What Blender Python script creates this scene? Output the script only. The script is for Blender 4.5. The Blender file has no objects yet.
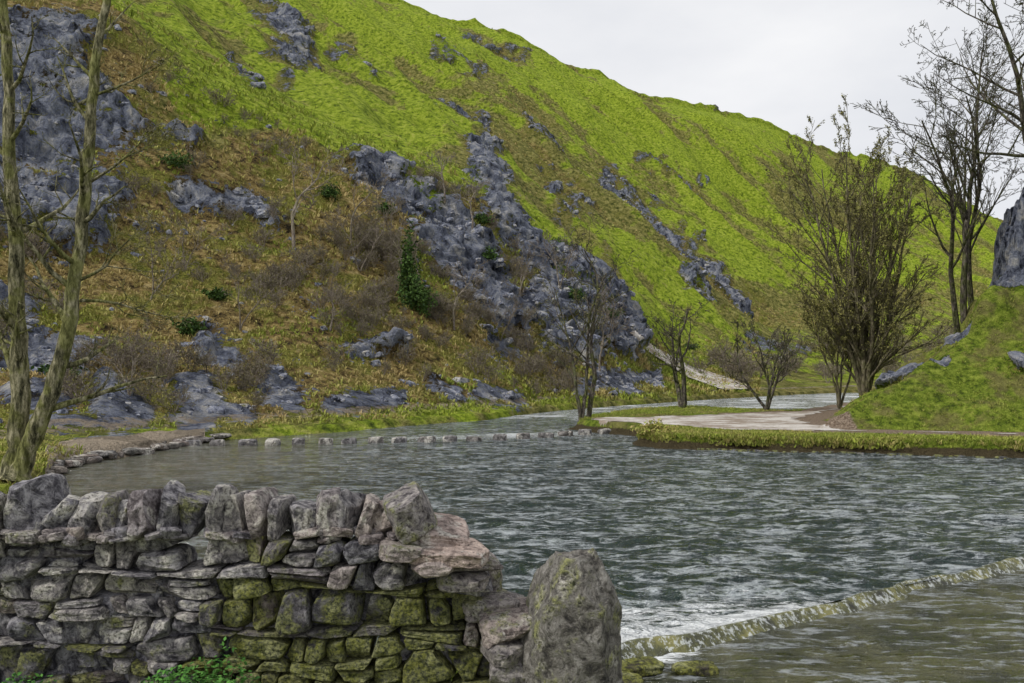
import bpy, math, random
import numpy as np
from mathutils import Vector
random.seed(4); RG=np.random.default_rng(11)
H=3.0; F=796.0
S=bpy.context.scene
S.view_settings.view_transform='Standard'; S.view_settings.look='None'; S.view_settings.exposure=0

# ---------------------------------------------------------------- noise
def _h(i,j,k,s):
    n=(i.astype(np.int64)*374761393+j.astype(np.int64)*668265263+k.astype(np.int64)*2147483647+s*1274126177)&0xffffffff
    n=((n^(n>>13))*1274126177)&0xffffffff
    n=((n^(n>>16))*2246822519)&0xffffffff
    n=n^(n>>15)
    return (n&0xffffff)/float(0xffffff)
def vn(x,y,z,s=0):
    x,y,z=np.broadcast_arrays(np.asarray(x,float),np.asarray(y,float),np.asarray(z,float))
    i=np.floor(x);j=np.floor(y);k=np.floor(z);a=x-i;b=y-j;c=z-k
    a=a*a*a*(a*(a*6-15)+10);b=b*b*b*(b*(b*6-15)+10);c=c*c*c*(c*(c*6-15)+10)
    r=0
    for di,wa in((0,1-a),(1,a)):
        for dj,wb in((0,1-b),(1,b)):
            for dk,wc in((0,1-c),(1,c)):
                r=r+wa*wb*wc*_h(i+di,j+dj,k+dk,s)
    return r*2-1
def fbm(x,y,z,o=4,s=0,g=.5):
    r=0;a=1.0;t=0;f=1.0
    for q in range(o):
        r=r+a*vn(x*f+q*7.3,y*f+q*3.1,z*f+q*5.7,s+q);t+=a;a*=g;f*=2.03
    return r/t
def ss(x,a,b):
    t=np.clip((x-a)/(b-a),0,1);return t*t*(3-2*t)

# ---------------------------------------------------------------- mesh utils
def mkmesh(name,V,Fc,mat=None,attr=None,smooth=True,matidx=None,obj=True,parent=None):
    V=np.asarray(V,np.float32)
    Fl=[Fc] if isinstance(Fc,np.ndarray) else Fc
    Fl=[f for f in Fl if len(f)]
    me=bpy.data.meshes.new(name)
    me.vertices.add(len(V)); me.vertices.foreach_set('co',V.ravel())
    li=np.concatenate([f.ravel() for f in Fl]).astype(np.int32)
    tot=np.concatenate([np.full(len(f),f.shape[1]) for f in Fl]).astype(np.int32)
    st=np.concatenate([[0],np.cumsum(tot)[:-1]]).astype(np.int32)
    me.loops.add(len(li)); me.loops.foreach_set('vertex_index',li)
    me.polygons.add(len(tot)); me.polygons.foreach_set('loop_start',st); me.polygons.foreach_set('loop_total',tot)
    me.polygons.foreach_set('use_smooth',np.full(len(tot),smooth))
    if matidx is not None: me.polygons.foreach_set('material_index',np.asarray(matidx,np.int32))
    me.update(calc_edges=True); me.validate()
    if attr is not None:
        A=me.attributes.new('tint','FLOAT_COLOR','POINT')
        C=np.ones((len(V),4),np.float32); C[:,:attr.shape[1]]=attr
        A.data.foreach_set('color',C.ravel())
    if mat is not None:
        for m in (mat if isinstance(mat,(list,tuple)) else [mat]): me.materials.append(m)
    if not obj: return me
    o=bpy.data.objects.new(name,me); S.collection.objects.link(o)
    if parent: o.parent=parent
    return o
def gridfaces(R,C,mask=None):
    i=np.arange(R*C).reshape(R,C)
    f=np.stack([i[:-1,:-1],i[:-1,1:],i[1:,1:],i[1:,:-1]],-1).reshape(-1,4)
    if mask is not None:
        m=mask[:-1,:-1]&mask[:-1,1:]&mask[1:,1:]&mask[1:,:-1]
        f=f[m.ravel()]
    return f
def submesh(V,Fc,attr=None):
    u,inv=np.unique(Fc,return_inverse=True)
    return V[u],inv.reshape(Fc.shape),(attr[u] if attr is not None else None)
def blur(A,n,ax):
    k=np.hanning(n+2)[1:-1];k/=k.sum()
    p=n//2
    P=np.pad(A,[(p,n-1-p) if a==ax else (0,0) for a in range(A.ndim)],mode='edge')
    return np.apply_along_axis(lambda v:np.convolve(v,k,'valid'),ax,P)

# ---------------------------------------------------------------- node helper
class M:
    def __init__(s,name):
        s.m=bpy.data.materials.new(name); s.m.use_nodes=True; s.t=s.m.node_tree; s.t.nodes.clear()
        s.out=s.n('ShaderNodeOutputMaterial'); s.b=s.n('ShaderNodeBsdfPrincipled')
        s.l(s.b.outputs[0],s.out.inputs[0]); s.co=s.n('ShaderNodeTexCoord').outputs['Object']
        s.at=s.n('ShaderNodeAttribute'); s.at.attribute_name='tint'
        s.sp=s.n('ShaderNodeSeparateColor'); s.l(s.at.outputs['Color'],s.sp.inputs[0])
        s.R,s.G,s.B=s.sp.outputs[0],s.sp.outputs[1],s.sp.outputs[2]
    def n(s,t): return s.t.nodes.new(t)
    def l(s,a,b): s.t.links.new(a,b)
    def put(s,sock,v):
        if hasattr(v,'is_output'): s.l(v,sock)
        elif isinstance(v,(tuple,list)) and len(v)==3 and sock.type=='RGBA': sock.default_value=(*v,1)
        else: sock.default_value=v
    def map(s,sc,rot=(0,0,0)):
        m=s.n('ShaderNodeMapping'); s.l(s.co,m.inputs[0]); m.inputs['Scale'].default_value=sc; m.inputs['Rotation'].default_value=rot; return m.outputs[0]
    def noise(s,scale,det=5,rough=.55,vec=None,dist=0):
        n=s.n('ShaderNodeTexNoise'); s.l(vec or s.co,n.inputs['Vector']); n.inputs['Scale'].default_value=scale
        n.inputs['Detail'].default_value=det; n.inputs['Roughness'].default_value=rough; n.inputs['Distortion'].default_value=dist
        return n.outputs['Fac']
    def math(s,op,a,b=0.0,c=None):
        n=s.n('ShaderNodeMath'); n.operation=op; s.put(n.inputs[0],a); s.put(n.inputs[1],b)
        if c is not None: s.put(n.inputs[2],c)
        return n.outputs[0]
    def mr(s,v,a,b,c=0.0,d=1.0,smooth=True):
        n=s.n('ShaderNodeMapRange'); n.interpolation_type='SMOOTHSTEP' if smooth else 'LINEAR'
        s.put(n.inputs[0],v)
        for i,x in enumerate((a,b,c,d)): s.put(n.inputs[i+1],x)
        return n.outputs[0]
    def mix(s,f,a,b,mode='MIX'):
        n=s.n('ShaderNodeMix'); n.data_type='RGBA'; n.blend_type=mode
        s.put(n.inputs[0],f); s.put(n.inputs[6],a); s.put(n.inputs[7],b); return n.outputs[2]
    def ramp(s,f,st):
        n=s.n('ShaderNodeValToRGB'); s.l(f,n.inputs[0]); e=n.color_ramp.elements
        while len(e)<len(st): e.new(.5)
        for x,(p,c) in zip(e,st): x.position=p; x.color=(*c,1)
        return n.outputs[0]
    def bump(s,h,st=.5,d=.1,prev=None):
        n=s.n('ShaderNodeBump'); n.inputs['Strength'].default_value=st; n.inputs['Distance'].default_value=d
        s.l(h,n.inputs['Height'])
        if prev is not None: s.l(prev,n.inputs['Normal'])
        return n.outputs[0]
    def fin(s,col,rough=.9,bump=None,spec=.3):
        s.put(s.b.inputs['Base Color'],col); s.put(s.b.inputs['Roughness'],rough)
        s.b.inputs['Specular IOR Level'].default_value=spec
        if bump is not None: s.l(bump,s.b.inputs['Normal'])
        return s.m

# ---------------------------------------------------------------- materials
ROCKR=[(.36,(.018,.02,.028)),(.44,(.12,.135,.19)),(.52,(.27,.295,.37)),(.60,(.46,.46,.48)),(.68,(.74,.70,.62))]
def mat_terrain():
    m=M('hillside_mat')
    n1=m.noise(.16,5,.7); n2=m.noise(1.1,5,.78); n3=m.noise(6,3,.7)
    g=m.ramp(n2,[(.36,(.07,.11,.012)),(.45,(.20,.28,.020)),(.55,(.35,.44,.04)),(.66,(.47,.50,.10))])
    g2=m.ramp(n2,[(.37,(.05,.06,.015)),(.48,(.16,.15,.045)),(.56,(.29,.25,.09)),(.66,(.38,.36,.14))])
    sc=m.ramp(n2,[(.37,(.025,.020,.012)),(.45,(.14,.10,.04)),(.53,(.32,.235,.085)),(.66,(.54,.43,.20))])
    sc=m.mix(m.mr(n1,.47,.57,0,.75),sc,m.ramp(n3,[(.35,(.05,.065,.012)),(.5,(.18,.20,.03)),(.66,(.36,.36,.07))]))
    gs=m.math('ADD',m.G,m.math('MULTIPLY',m.math('SUBTRACT',n1,.5),1.5))
    col=m.mix(m.mr(gs,.14,.38,0,.9),g,g2)
    col=m.mix(m.mr(gs,.5,.72),col,sc)
    r1=m.noise(.55,8,.75,vec=m.map((1,1,.5)),dist=.4)
    rock=m.ramp(r1,ROCKR)
    rock=m.mix(m.mr(n3,.56,.66,0,.5),rock,(.20,.19,.07))
    rf=m.mr(m.math('ADD',m.R,m.math('MULTIPLY',m.math('SUBTRACT',n2,.5),2.2)),.46,.56)
    col=m.mix(rf,col,rock)
    d=m.mix(n3,(.2,.16,.11),(.55,.46,.36))
    col=m.mix(m.mr(m.math('ADD',m.B,m.math('MULTIPLY',m.math('SUBTRACT',n2,.5),.9)),.42,.58),col,d)
    h=m.math('ADD',m.math('MULTIPLY',n2,1.2),m.math('MULTIPLY',n3,.3))
    h=m.math('ADD',h,m.math('MULTIPLY',rf,m.math('MULTIPLY',r1,2.4)))
    return m.fin(col,.95,m.bump(h,1,.9),.1)
def mat_stone(name,cols,moss=.5,sc=9.,bd=.02,warm=(.34,.25,.2),zs=1.):
    m=M(name)
    v=m.map((1,1,zs))
    n=m.noise(sc,6,.78,dist=.5,vec=v); f=m.noise(sc*4,3,.7); b=m.noise(sc*.4,4,.65)
    c=m.ramp(n,cols)
    c=m.mix(m.math('MULTIPLY',m.B,.8),c,m.mix(m.mr(n,.35,.6),tuple(x*.35 for x in warm),warm))
    c=m.mix(m.mr(m.R,0,1,.0,.75,False),c,m.mix(m.mr(n,.4,.62),(.035,.035,.05),(.25,.25,.30)))
    c=m.mix(m.mr(b,.52,.60,0,.7),c,m.mix(m.mr(f,.35,.6),(.26,.24,.21),(.74,.71,.64)))
    c=m.mix(m.mr(f,.32,.44,.75,0),c,(.03,.027,.027))
    ms=m.mix(m.mr(f,.35,.65),(.03,.04,.006),(.24,.25,.04))
    mf=m.mr(m.math('ADD',m.math('MULTIPLY',m.G,moss),m.math('ADD',m.math('MULTIPLY',b,1.1),m.math('MULTIPLY',n,.7))),1.22,1.38)
    c=m.mix(m.math('MULTIPLY',mf,.8),c,ms)
    h=m.math('ADD',n,m.math('MULTIPLY',f,.3)); h=m.math('ADD',h,m.math('MULTIPLY',mf,.25))
    return m.fin(c,.9,m.bump(h,1,bd),.2)
def mat_bark(name,a,b,c,moss=(.11,.14,.02),mf=.5):
    m=M(name); n=m.noise(9,5,.78,vec=m.map((1,1,.25))); k=m.noise(2.2,4)
    col=m.ramp(n,[(.38,a),(.5,b),(.62,c)]); col=m.mix(m.mr(k,.45,.58,0,mf),col,m.mix(m.mr(n,.4,.6),tuple(x*.35 for x in moss),moss))
    return m.fin(col,.95,m.bump(n,1,.08),.1)
def mat_leaf(name,a,b,c=None):
    m=M(name); col=m.mix(m.R,a,b)
    if c: col=m.mix(m.G,col,c)
    return m.fin(col,.8,None,.2)
def mat_bank():
    m=M('river_bank_mat')
    n1=m.noise(.5,4,.6); n2=m.noise(3,5,.75); n3=m.noise(14,3,.7)
    g=m.ramp(n2,[(.36,(.05,.075,.012)),(.48,(.15,.21,.022)),(.62,(.30,.36,.055))])
    g=m.mix(m.mr(n1,.47,.6,0,.7),g,m.mix(n2,(.09,.075,.03),(.30,.25,.11)))
    soil=m.mix(n3,(.02,.016,.01),(.13,.105,.055))
    c=m.mix(m.mr(m.math('ADD',m.G,m.math('MULTIPLY',m.math('SUBTRACT',n2,.5),.6)),.4,.6),g,soil)
    r1=m.noise(1.1,8,.75,dist=.5)
    rock=m.ramp(r1,ROCKR)
    rf=m.mr(m.math('ADD',m.R,m.math('MULTIPLY',m.math('SUBTRACT',n2,.5),1.7)),.45,.55)
    c=m.mix(rf,c,rock)
    c=m.mix(m.mr(m.math('ADD',m.B,m.math('MULTIPLY',m.math('SUBTRACT',n2,.5),.9)),.4,.6),c,m.mix(m.mr(n3,.4,.6),(.15,.105,.07),(.42,.33,.25)))
    h=m.math('ADD',n2,m.math('MULTIPLY',n3,.4)); h=m.math('ADD',h,m.math('MULTIPLY',m.math('MULTIPLY',r1,rf),1.8))
    return m.fin(c,.95,m.bump(h,1,.35),.1)
def mat_path():
    m=M('footpath_mat'); n=m.noise(.6,6,.75); f=m.noise(18,3,.7)
    c=m.mix(m.mr(n,.4,.6),(.25,.20,.155),(.58,.55,.51)); c=m.mix(m.mr(f,.5,.62,0,.5),c,(.2,.17,.13))
    return m.fin(c,.9,m.bump(f,.6,.04),.2)
def mat_water(name,lower=False):
    m=M(name)
    if lower:
        w1=m.noise(3.6,2,.5,vec=m.map((.5,2.0,1),(0,0,.4)),dist=.6); w2=m.noise(13,3,.6,vec=m.map((.6,1.7,1),(0,0,.35)))
        h=m.math('ADD',w1,m.math('MULTIPLY',w2,.45)); bp=m.bump(h,1,.32)
        n=m.noise(.9,5,.6); c=m.mix(m.mr(n,.4,.6),(.03,.034,.014),(.09,.09,.04))
        st=m.mr(m.math('ADD',m.math('MULTIPLY',w1,.6),m.math('MULTIPLY',w2,.4)),.5,.62,0,.7); c=m.mix(st,c,(.38,.41,.43))  # pale ripple streaks: sky reflection painted into the pool colour
        r=.05
    else:
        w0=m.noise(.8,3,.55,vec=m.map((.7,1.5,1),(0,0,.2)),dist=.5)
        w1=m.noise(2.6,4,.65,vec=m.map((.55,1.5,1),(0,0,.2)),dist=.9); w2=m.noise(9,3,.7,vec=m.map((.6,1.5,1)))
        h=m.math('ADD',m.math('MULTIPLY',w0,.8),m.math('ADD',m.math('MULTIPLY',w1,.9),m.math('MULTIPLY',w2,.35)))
        h=m.math('MULTIPLY',h,m.B); bp=m.bump(h,1,.7)
        n=m.noise(.5,4,.6); c=m.mix(m.G,m.mix(n,(.008,.022,.020),(.02,.045,.038)),m.mix(n,(.035,.035,.014),(.09,.08,.035)))
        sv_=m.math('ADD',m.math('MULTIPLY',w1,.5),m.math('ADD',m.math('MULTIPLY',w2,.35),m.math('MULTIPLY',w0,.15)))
        st=m.math('MULTIPLY',m.mr(sv_,.475,.58,0,.9),m.mr(m.G,0,1,1,.25,False)); c=m.mix(st,c,(.56,.61,.64))  # bright sky glints on ripple crests, put into the base colour
        r=.06
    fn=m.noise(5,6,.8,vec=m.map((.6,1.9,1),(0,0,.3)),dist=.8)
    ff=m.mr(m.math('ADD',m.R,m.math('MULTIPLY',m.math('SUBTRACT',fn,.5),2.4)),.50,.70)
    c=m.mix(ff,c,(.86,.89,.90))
    m.b.inputs['IOR'].default_value=1.5
    return m.fin(c,m.mr(ff,0,1,r,.6),bp,.5)
MT=mat_terrain(); MB=mat_bank(); MP=mat_path()
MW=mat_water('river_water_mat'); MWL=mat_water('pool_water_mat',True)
MS=mat_stone('wall_stone_mat',[(.36,(.03,.027,.03)),(.44,(.16,.148,.15)),(.53,(.33,.305,.285)),(.62,(.60,.56,.50))],.85,13,.035,(.62,.46,.38))
MR=mat_stone('rock_mat',ROCKR,.55,2.6,.2)
MST=mat_stone('stepping_stone_mat',[(.36,(.03,.03,.027)),(.5,(.12,.115,.10)),(.66,(.36,.34,.31))],.5,5,.05)
MWET=mat_stone('wet_rock_mat',[(.36,(.01,.01,.008)),(.5,(.05,.045,.03)),(.66,(.2,.18,.14))],1.0,7,.05)
BK=mat_bark('bark_mat',(.02,.017,.015),(.08,.07,.058),(.22,.19,.155))
BKM=mat_bark('mossy_bark_mat',(.03,.03,.018),(.17,.16,.09),(.46,.42,.28),(.25,.26,.08),.75)
TW=mat_bark('twig_mat',(.10,.08,.07),(.24,.20,.165),(.40,.35,.30),(.20,.19,.08),.4)
WB=mat_bark('willow_bark_mat',(.05,.042,.03),(.14,.12,.08),(.28,.25,.17),(.16,.17,.06),.5)
LB=mat_leaf('bud_mat',(.12,.12,.035),(.32,.30,.10))
LIVY=mat_leaf('ivy_mat',(.015,.035,.01),(.09,.16,.03))
LN=mat_leaf('nettle_mat',(.02,.07,.012),(.11,.28,.05))
GT=mat_leaf('grass_tuft_mat',(.10,.145,.018),(.40,.47,.07),(.42,.32,.14))

# ---------------------------------------------------------------- hillside (left bank + dale side)
SHP=[-600,-300,0,40,62,140,190,260,350,480,530,650,740,840,1000,1420]
SHY=[9.3,12.7,17,20.2,25,28.8,33,36.3,40,49,57,75,92,114,125,130]
KP=[-420,0,100,200,300,400,480,540,600,650,700,780,850,910,1000,1100,1420]
KV=[[(24,400),(34,330),(46,200),(60,60),(80,-100),(110,-140),(170,-200),(260,-280)],
[(31,430),(39,370),(49,290),(62,170),(82,0),(120,-60),(180,-120),(270,-200)],
[(33,426),(42,365),(53,285),(66,175),(86,15),(120,-30),(180,-70),(270,-150)],
[(38,422),(46,370),(58,285),(72,185),(90,75),(125,25),(190,-20),(275,-90)],
[(41.5,416),(50,365),(62,290),(76,200),(92,122),(130,75),(195,20),(280,-40)],
[(48,410),(57,365),(68,300),(80,225),(94,160),(132,125),(200,70),(290,2)],
[(54,405),(63,365),(74,310),(84,250),(96,198),(135,165),(205,110),(300,24)],
[(63,399),(70,375),(80,335),(88,290),(98,248),(138,215),(210,140),(310,48)],
[(71,396),(77,380),(85,350),(92,320),(101,287),(142,250),(215,170),(320,74)],
[(80,393),(86,385),(92,374),(97,358),(105,338),(145,290),(225,195),(330,96)],
[(90,391),(97,385),(105,377),(115,365),(130,347),(160,308),(235,210),(345,103)],
[(108,388),(118,383),(130,374),(145,360),(165,340),(195,305),(270,225),(370,129)],
[(122,386),(135,380),(150,370),(170,352),(195,325),(230,290),(300,235),(400,154)],
[(128,386),(145,378),(165,366),(190,346),(220,315),(260,280),(330,240),(430,170)],
[(135,385),(155,376),(180,363),(210,344),(245,320),(290,295),(360,262),(480,220)],
[(140,384),(165,374),(195,360),(230,342),(270,322),(320,305),(400,285),(520,266)],
[(150,383),(180,372),(215,358),(250,345),(300,332),(350,322),(430,312),(560,303)]]
NC=1150
pxs=np.linspace(-420,1420,NC); U=(pxs-512)/F
sh=np.interp(pxs,SHP,SHY); sh=sh+fbm(pxs/40,0,0,3)*.5
KV=np.array(KV,float)
Yk=[sh-4,sh,sh+.8];Zk=[np.full(NC,-1.3),np.full(NC,-.08),np.full(NC,.38)]
for r in range(8):
    Yr=blur(np.interp(pxs,KP,KV[:,r,0])[None],45,1)[0]
    Zr=np.interp(pxs,KP,H+(372-KV[:,r,1])/F*KV[:,r,0]); Zr=blur(Zr[None],45,1)[0]
    Yk.append(np.maximum(Yr,sh+2+r)); Zk.append(Zr)
Yk.append(Yk[-1]+160); Zk.append(Zk[-1]-25)
Yk=np.array(Yk);Zk=np.array(Zk)
cnt=[6,7,16,46,56,56,60,50,85,95,8]
t=np.concatenate([np.arange(c)/c+i for i,c in enumerate(cnt)]+[[len(cnt)]]);NR=len(t)
Yg=np.stack([np.interp(t,np.arange(12),Yk[:,c]) for c in range(NC)],1)
Zg=np.stack([np.interp(t,np.arange(12),Zk[:,c]) for c in range(NC)],1)
sY=blur(Yg,27,0);sZ=blur(Zg,27,0)
w=ss(t,3.1,3.6)[:,None]*(1-ss(t,9.85,10.0))[:,None]
Yg=Yg*(1-w)+sY*w; Zg=Zg*(1-w)+sZ*w
Xg=U[None]*Yg
P=np.broadcast_to(pxs[None],Yg.shape); Q=372-F*(Zg-H)/Yg
T=np.broadcast_to(t[:,None],Yg.shape)
CR=[(20,60,60,60,42,1),(10,120,70,130,60,1.1),(5,180,60,195,45,1.1),(90,215,110,190,22,.8),(20,330,60,345,40,.95),(0,290,20,300,20,.8),
(190,180,265,200,17,.85),(165,130,190,140,12,.7),(200,330,225,345,20,.85),(200,385,205,415,30,1.05),(110,395,140,410,26,.95),(60,400,20,385,24,.9),(30,420,130,422,10,.95),
(360,168,395,192,22,1.1),(400,195,430,220,20,1.1),(440,235,475,265,30,1.4),(478,170,495,195,15,1),(490,205,520,245,15,1),(485,290,520,310,22,1.1),(520,255,580,275,13,1.1),
(545,300,600,330,28,1.2),(600,285,625,340,18,1.2),(560,345,590,360,18,1),(590,385,650,382,10,1.1),(520,350,500,340,14,.9),
(360,350,395,352,12,1),(270,385,300,400,18,.95),(340,405,400,400,12,.95),(430,385,460,395,12,.9),(480,390,520,398,10,.9),(230,412,260,420,10,.9),
(255,0,300,60,14,.85),(225,50,250,80,8,.6),(600,172,650,205,8,.85),(650,205,700,250,8,.85),(690,240,750,305,9,.95),(440,55,480,80,6,.65),(520,135,560,160,6,.7),
(440,120,480,130,7,.7),(540,180,590,200,7,.7),(690,290,720,310,7,.7),(470,40,520,60,5,.65),(640,160,700,190,5,.65),(330,60,370,90,6,.6),(700,98,760,115,5,.8),(590,66,640,84,5,.8),(820,300,850,330,8,.6),(560,225,600,245,8,.75),(745,340,800,350,6,.6)]
rock=np.zeros_like(Yg)
nw=fbm(Xg/7,Yg/7,Zg/7,4,5)*20; nw2=fbm(Xg/7+30,Yg/7,Zg/7,4,9)*16
for x1,y1,x2,y2,r,st in CR:
    dx,dy=x2-x1,y2-y1; px_=P+nw-x1; py_=Q+nw2-y1
    k=np.clip((px_*dx+py_*dy)/(dx*dx+dy*dy+1e-6),0,1)
    d=np.hypot(px_-k*dx,py_-k*dy)
    rock=np.maximum(rock,st*np.clip(1.15-d/r*.75,0,1))
sc_n=fbm(Xg/5,Yg/5,Zg/5,4,21)
slope_z=ss(Zg,.7,4)
crtn=fbm(Xg/3,Yg/3,Zg/3,3,22)
rock0=rock.copy()
rock=np.clip(rock*(.84+.6*crtn)+np.clip(sc_n-.10,0,1)*.85*slope_z*np.where(T<7,1,.5),0,1)
a_=(Xg+Yg)*.7071; b_=(Xg-Yg)*.7071
farw=ss(T,7.0,8.0); up=ss(Zg,.9,7)
edge=1-ss(T,9.6,10.0)*.6
rib=(1-np.abs(fbm(a_/24+.25*fbm(Xg/40,Yg/40,0*Xg,2,2),b_/110,Zg*0,3,3)))**2
rib2=(1-np.abs(fbm(a_/8,b_/40,Zg*0,3,8)))**2
dz=up*(fbm(Xg/22,Yg/22,0*Zg,4,2)*2.2*edge+fbm(Xg/4,Yg/4,Zg/4,4,31)*.75)+farw*edge*(rib*9-5.4+rib2*2.6-1.4+fbm(Xg/9,Yg/9,0*Xg,4,33)*1.6)
crag=fbm(Xg/6.5,Yg/6.5,Zg/5,4,41); q=crag*4; stp=np.floor(q)+ss(q-np.floor(q),.38,.62)
blk=(stp/4)*3.0+fbm(Xg/1.6,Yg/1.6,Zg/1.3,4,51)*.6+.7
rm=ss(rock,.28,.78)
out=rm*blk*slope_z
def normals(Xg,Yg,Zg):
    dYu=np.gradient(Yg,axis=0);dZu=np.gradient(Zg,axis=0);dXu=np.gradient(Xg,axis=0)
    dXc=np.gradient(Xg,axis=1);dYc=np.gradient(Yg,axis=1);dZc=np.gradient(Zg,axis=1)
    Nn=np.stack([dYc*dZu-dZc*dYu,dZc*dXu-dXc*dZu,dXc*dYu-dYc*dXu],-1);return Nn/(np.linalg.norm(Nn,axis=-1,keepdims=True)+1e-9)
Nn=normals(Xg,Yg,Zg)
Xg=Xg+Nn[...,0]*out;Yg=Yg+Nn[...,1]*out;Zg=Zg+Nn[...,2]*out*.85+dz
bankn=(T>1.5)&(T<3.5)
Zg=Zg+np.where(bankn,fbm(Xg/1.5,Yg/1.5,0*Zg,4,77)*.14,0)
P=512+F*Xg/Yg;Q=372-F*(Zg-H)/Yg
scrub=(1-ss(T+fbm(Xg/8,Yg/8,0*Xg,3,61)*.9,6.6,7.2))*(1-ss(P,610,690))
scrub=scrub*ss(T,2.6,3.4)+.35*(1-ss(T,2.6,3.4))
scrub=scrub*.88+farw*np.clip(.52-rib*.62+.8*fbm(Xg/30,Yg/30,0*Xg,3,71)+.25*(rib2<.35)+.4*ss(rock0,.1,.5)+.2*(1-ss(T,7.3,8.8)),0,.66)+.3*ss(P,640,720)*(1-farw)
dirt=np.zeros_like(Yg)
dirt=np.maximum(dirt,(P<205)*(T>.9)*(T<2.45)*.9*(P>45))
dirt=np.maximum(dirt,(T>2.75)*(T<3.1)*.5)
V=np.stack([Xg,Yg,Zg],-1).reshape(-1,3); A=np.stack([rock,scrub,dirt],-1).reshape(-1,3)
mkmesh('hillside',V,gridfaces(NR,NC),MT,A)
def segd(P_,Q_,L):
    d=np.full(P_.shape,1e9)
    for (x1,y1,r1),(x2,y2,r2) in zip(L[:-1],L[1:]):
        dx,dy=x2-x1,y2-y1;k=np.clip(((P_-x1)*dx+(Q_-y1)*dy)/(dx*dx+dy*dy),0,1)
        d=np.minimum(d,np.hypot(P_-x1-k*dx,Q_-y1-k*dy)-(r1+(r2-r1)*k))
    return d
pd=segd(P,Q,[(630,332,3),(652,352,4),(690,374,6),(720,384,7),(745,391,5)])
fm=gridfaces(NR,NC,(pd<0)&(T<9)&(T>2.5))
v2,f2,_=submesh(V+np.array([0,-.05,.3]),fm); mkmesh('hillside_footpath',v2,f2,MP)

# ---------------------------------------------------------------- right bank
def inside(X,Y,poly):
    r=np.zeros(X.shape,bool);n=len(poly)
    for i in range(n):
        x1,y1=poly[i];x2,y2=poly[(i+1)%n]
        if y1==y2: continue
        c=((y1>Y)!=(y2>Y))&(X<(x2-x1)*(Y-y1)/(y2-y1)+x1); r^=c
    return r
def sdist(X,Y,poly):
    d=np.full(X.shape,1e9);n=len(poly)
    for i in range(n):
        x1,y1=poly[i];x2,y2=poly[(i+1)%n];dx,dy=x2-x1,y2-y1
        k=np.clip(((X-x1)*dx+(Y-y1)*dy)/(dx*dx+dy*dy),0,1)
        d=np.minimum(d,np.hypot(X-x1-k*dx,Y-y1-k*dy))
    return np.where(inside(X,Y,poly),d,-d)
BP=[(3.2,41.6),(4.2,39.6),(6.2,36.9),(5.3,33),(5.8,31.4),(10.8,29.8),(17.9,27.8),(40,24),(140,8),(140,170),(75,128),(40,84),(29,68),(20.5,54.5),(18,52),(13,57.5),(7.5,53),(3.9,45)]
PP=[(3.6,40.8),(6.8,36.6),(9,33.6),(14,32.2),(22,30.3),(40,26.5),(40,27.8),(22,31.4),(14.2,33.2),(15.0,40),(19.3,48),(27.0,59),(38,76),(36,77),(26.5,62),(18.2,49.5),(12,46.3),(8,43.5),(4.8,42)]
def bank(X,Y):
    wx=fbm(X/1.3,Y/1.3,0*X,3,15)*.35
    d=sdist(X,Y,BP)+wx
    z=-1.2+1.25*ss(d,-1.5,0)+.52*ss(d,-.1,.45)
    dA=((X-14)*7+(Y-34.2)*31)/31.8; dB=((X-13.6)*55-(Y-35.2)*31)/63.1
    e=np.minimum(dA,dB)+fbm(X/3,Y/3,0*X,3,16)*.8
    e=np.maximum(e,0)
    dec=np.clip(1-(Y-50)/26,.12,1)
    g=(e*.78+1.4*ss(e,5.2,6.4)+3.6*ss(e,6.9,8.2)+5.2*ss(e,8.5,9.8))
    g=np.minimum(g,18+fbm(X/4,Y/4,0*X,2,4)*1)*dec
    pn=sdist(X,Y,PP)
    z=z+g+fbm(X/2,Y/2,0*X,4,17)*(.07+.45*ss(e,.5,4))*np.where(pn>-.4,.4,1)
    rk=np.clip(ss(e,5.9,7.9)*(.95+.6*fbm(X/2,Y/2,0*X,3,14))+ .8*ss(fbm(X/1.8,Y/1.8,0*X,3,18),.16,.36)*ss(e,.8,3),0,1)
    return z,d,e,rk,pn
pc=np.linspace(530,1500,760); yr=np.geomspace(23,150,560)
PX,YY=np.meshgrid(pc,yr);XX=(PX-512)/F*YY
z,d,e,rk,pn=bank(XX,YY)
rmm=ss(rk,.35,.8)
cz=fbm(XX/2.6,YY/2.6,z/1.8,4,19);q=cz*4;st2=(np.floor(q)+ss(q-np.floor(q),.35,.65))/4
o2=rmm*(st2*1.8+fbm(XX*1.2,YY*1.2,z*1.2,3,20)*.3+.3)
X2=XX-o2*.6;Y2=YY-o2*.6;z=z+o2*.3
edge2=(1-ss(d,.05,.3))*.9
dn=fbm(XX/3,YY/3,0*XX,3,23)
dirt2=np.clip(.85*(1-ss(-pn,0,1.4+dn))*(XX>12.0),0,1)
VB=np.stack([X2,Y2,z],-1).reshape(-1,3);AB=np.stack([rk,edge2,dirt2],-1).reshape(-1,3)
mkmesh('river_bank',VB,gridfaces(*XX.shape),MB,AB)
pm=(pn+fbm(XX/1.2,YY/1.2,0*XX,4,24)*.9-.15-.5*(XX>12.5)>0)&(d>.05)
f3=gridfaces(*XX.shape,pm);v3,f3,_=submesh(VB+np.array([0,0,.02]),f3);mkmesh('footpath',v3,f3,MP)

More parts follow.
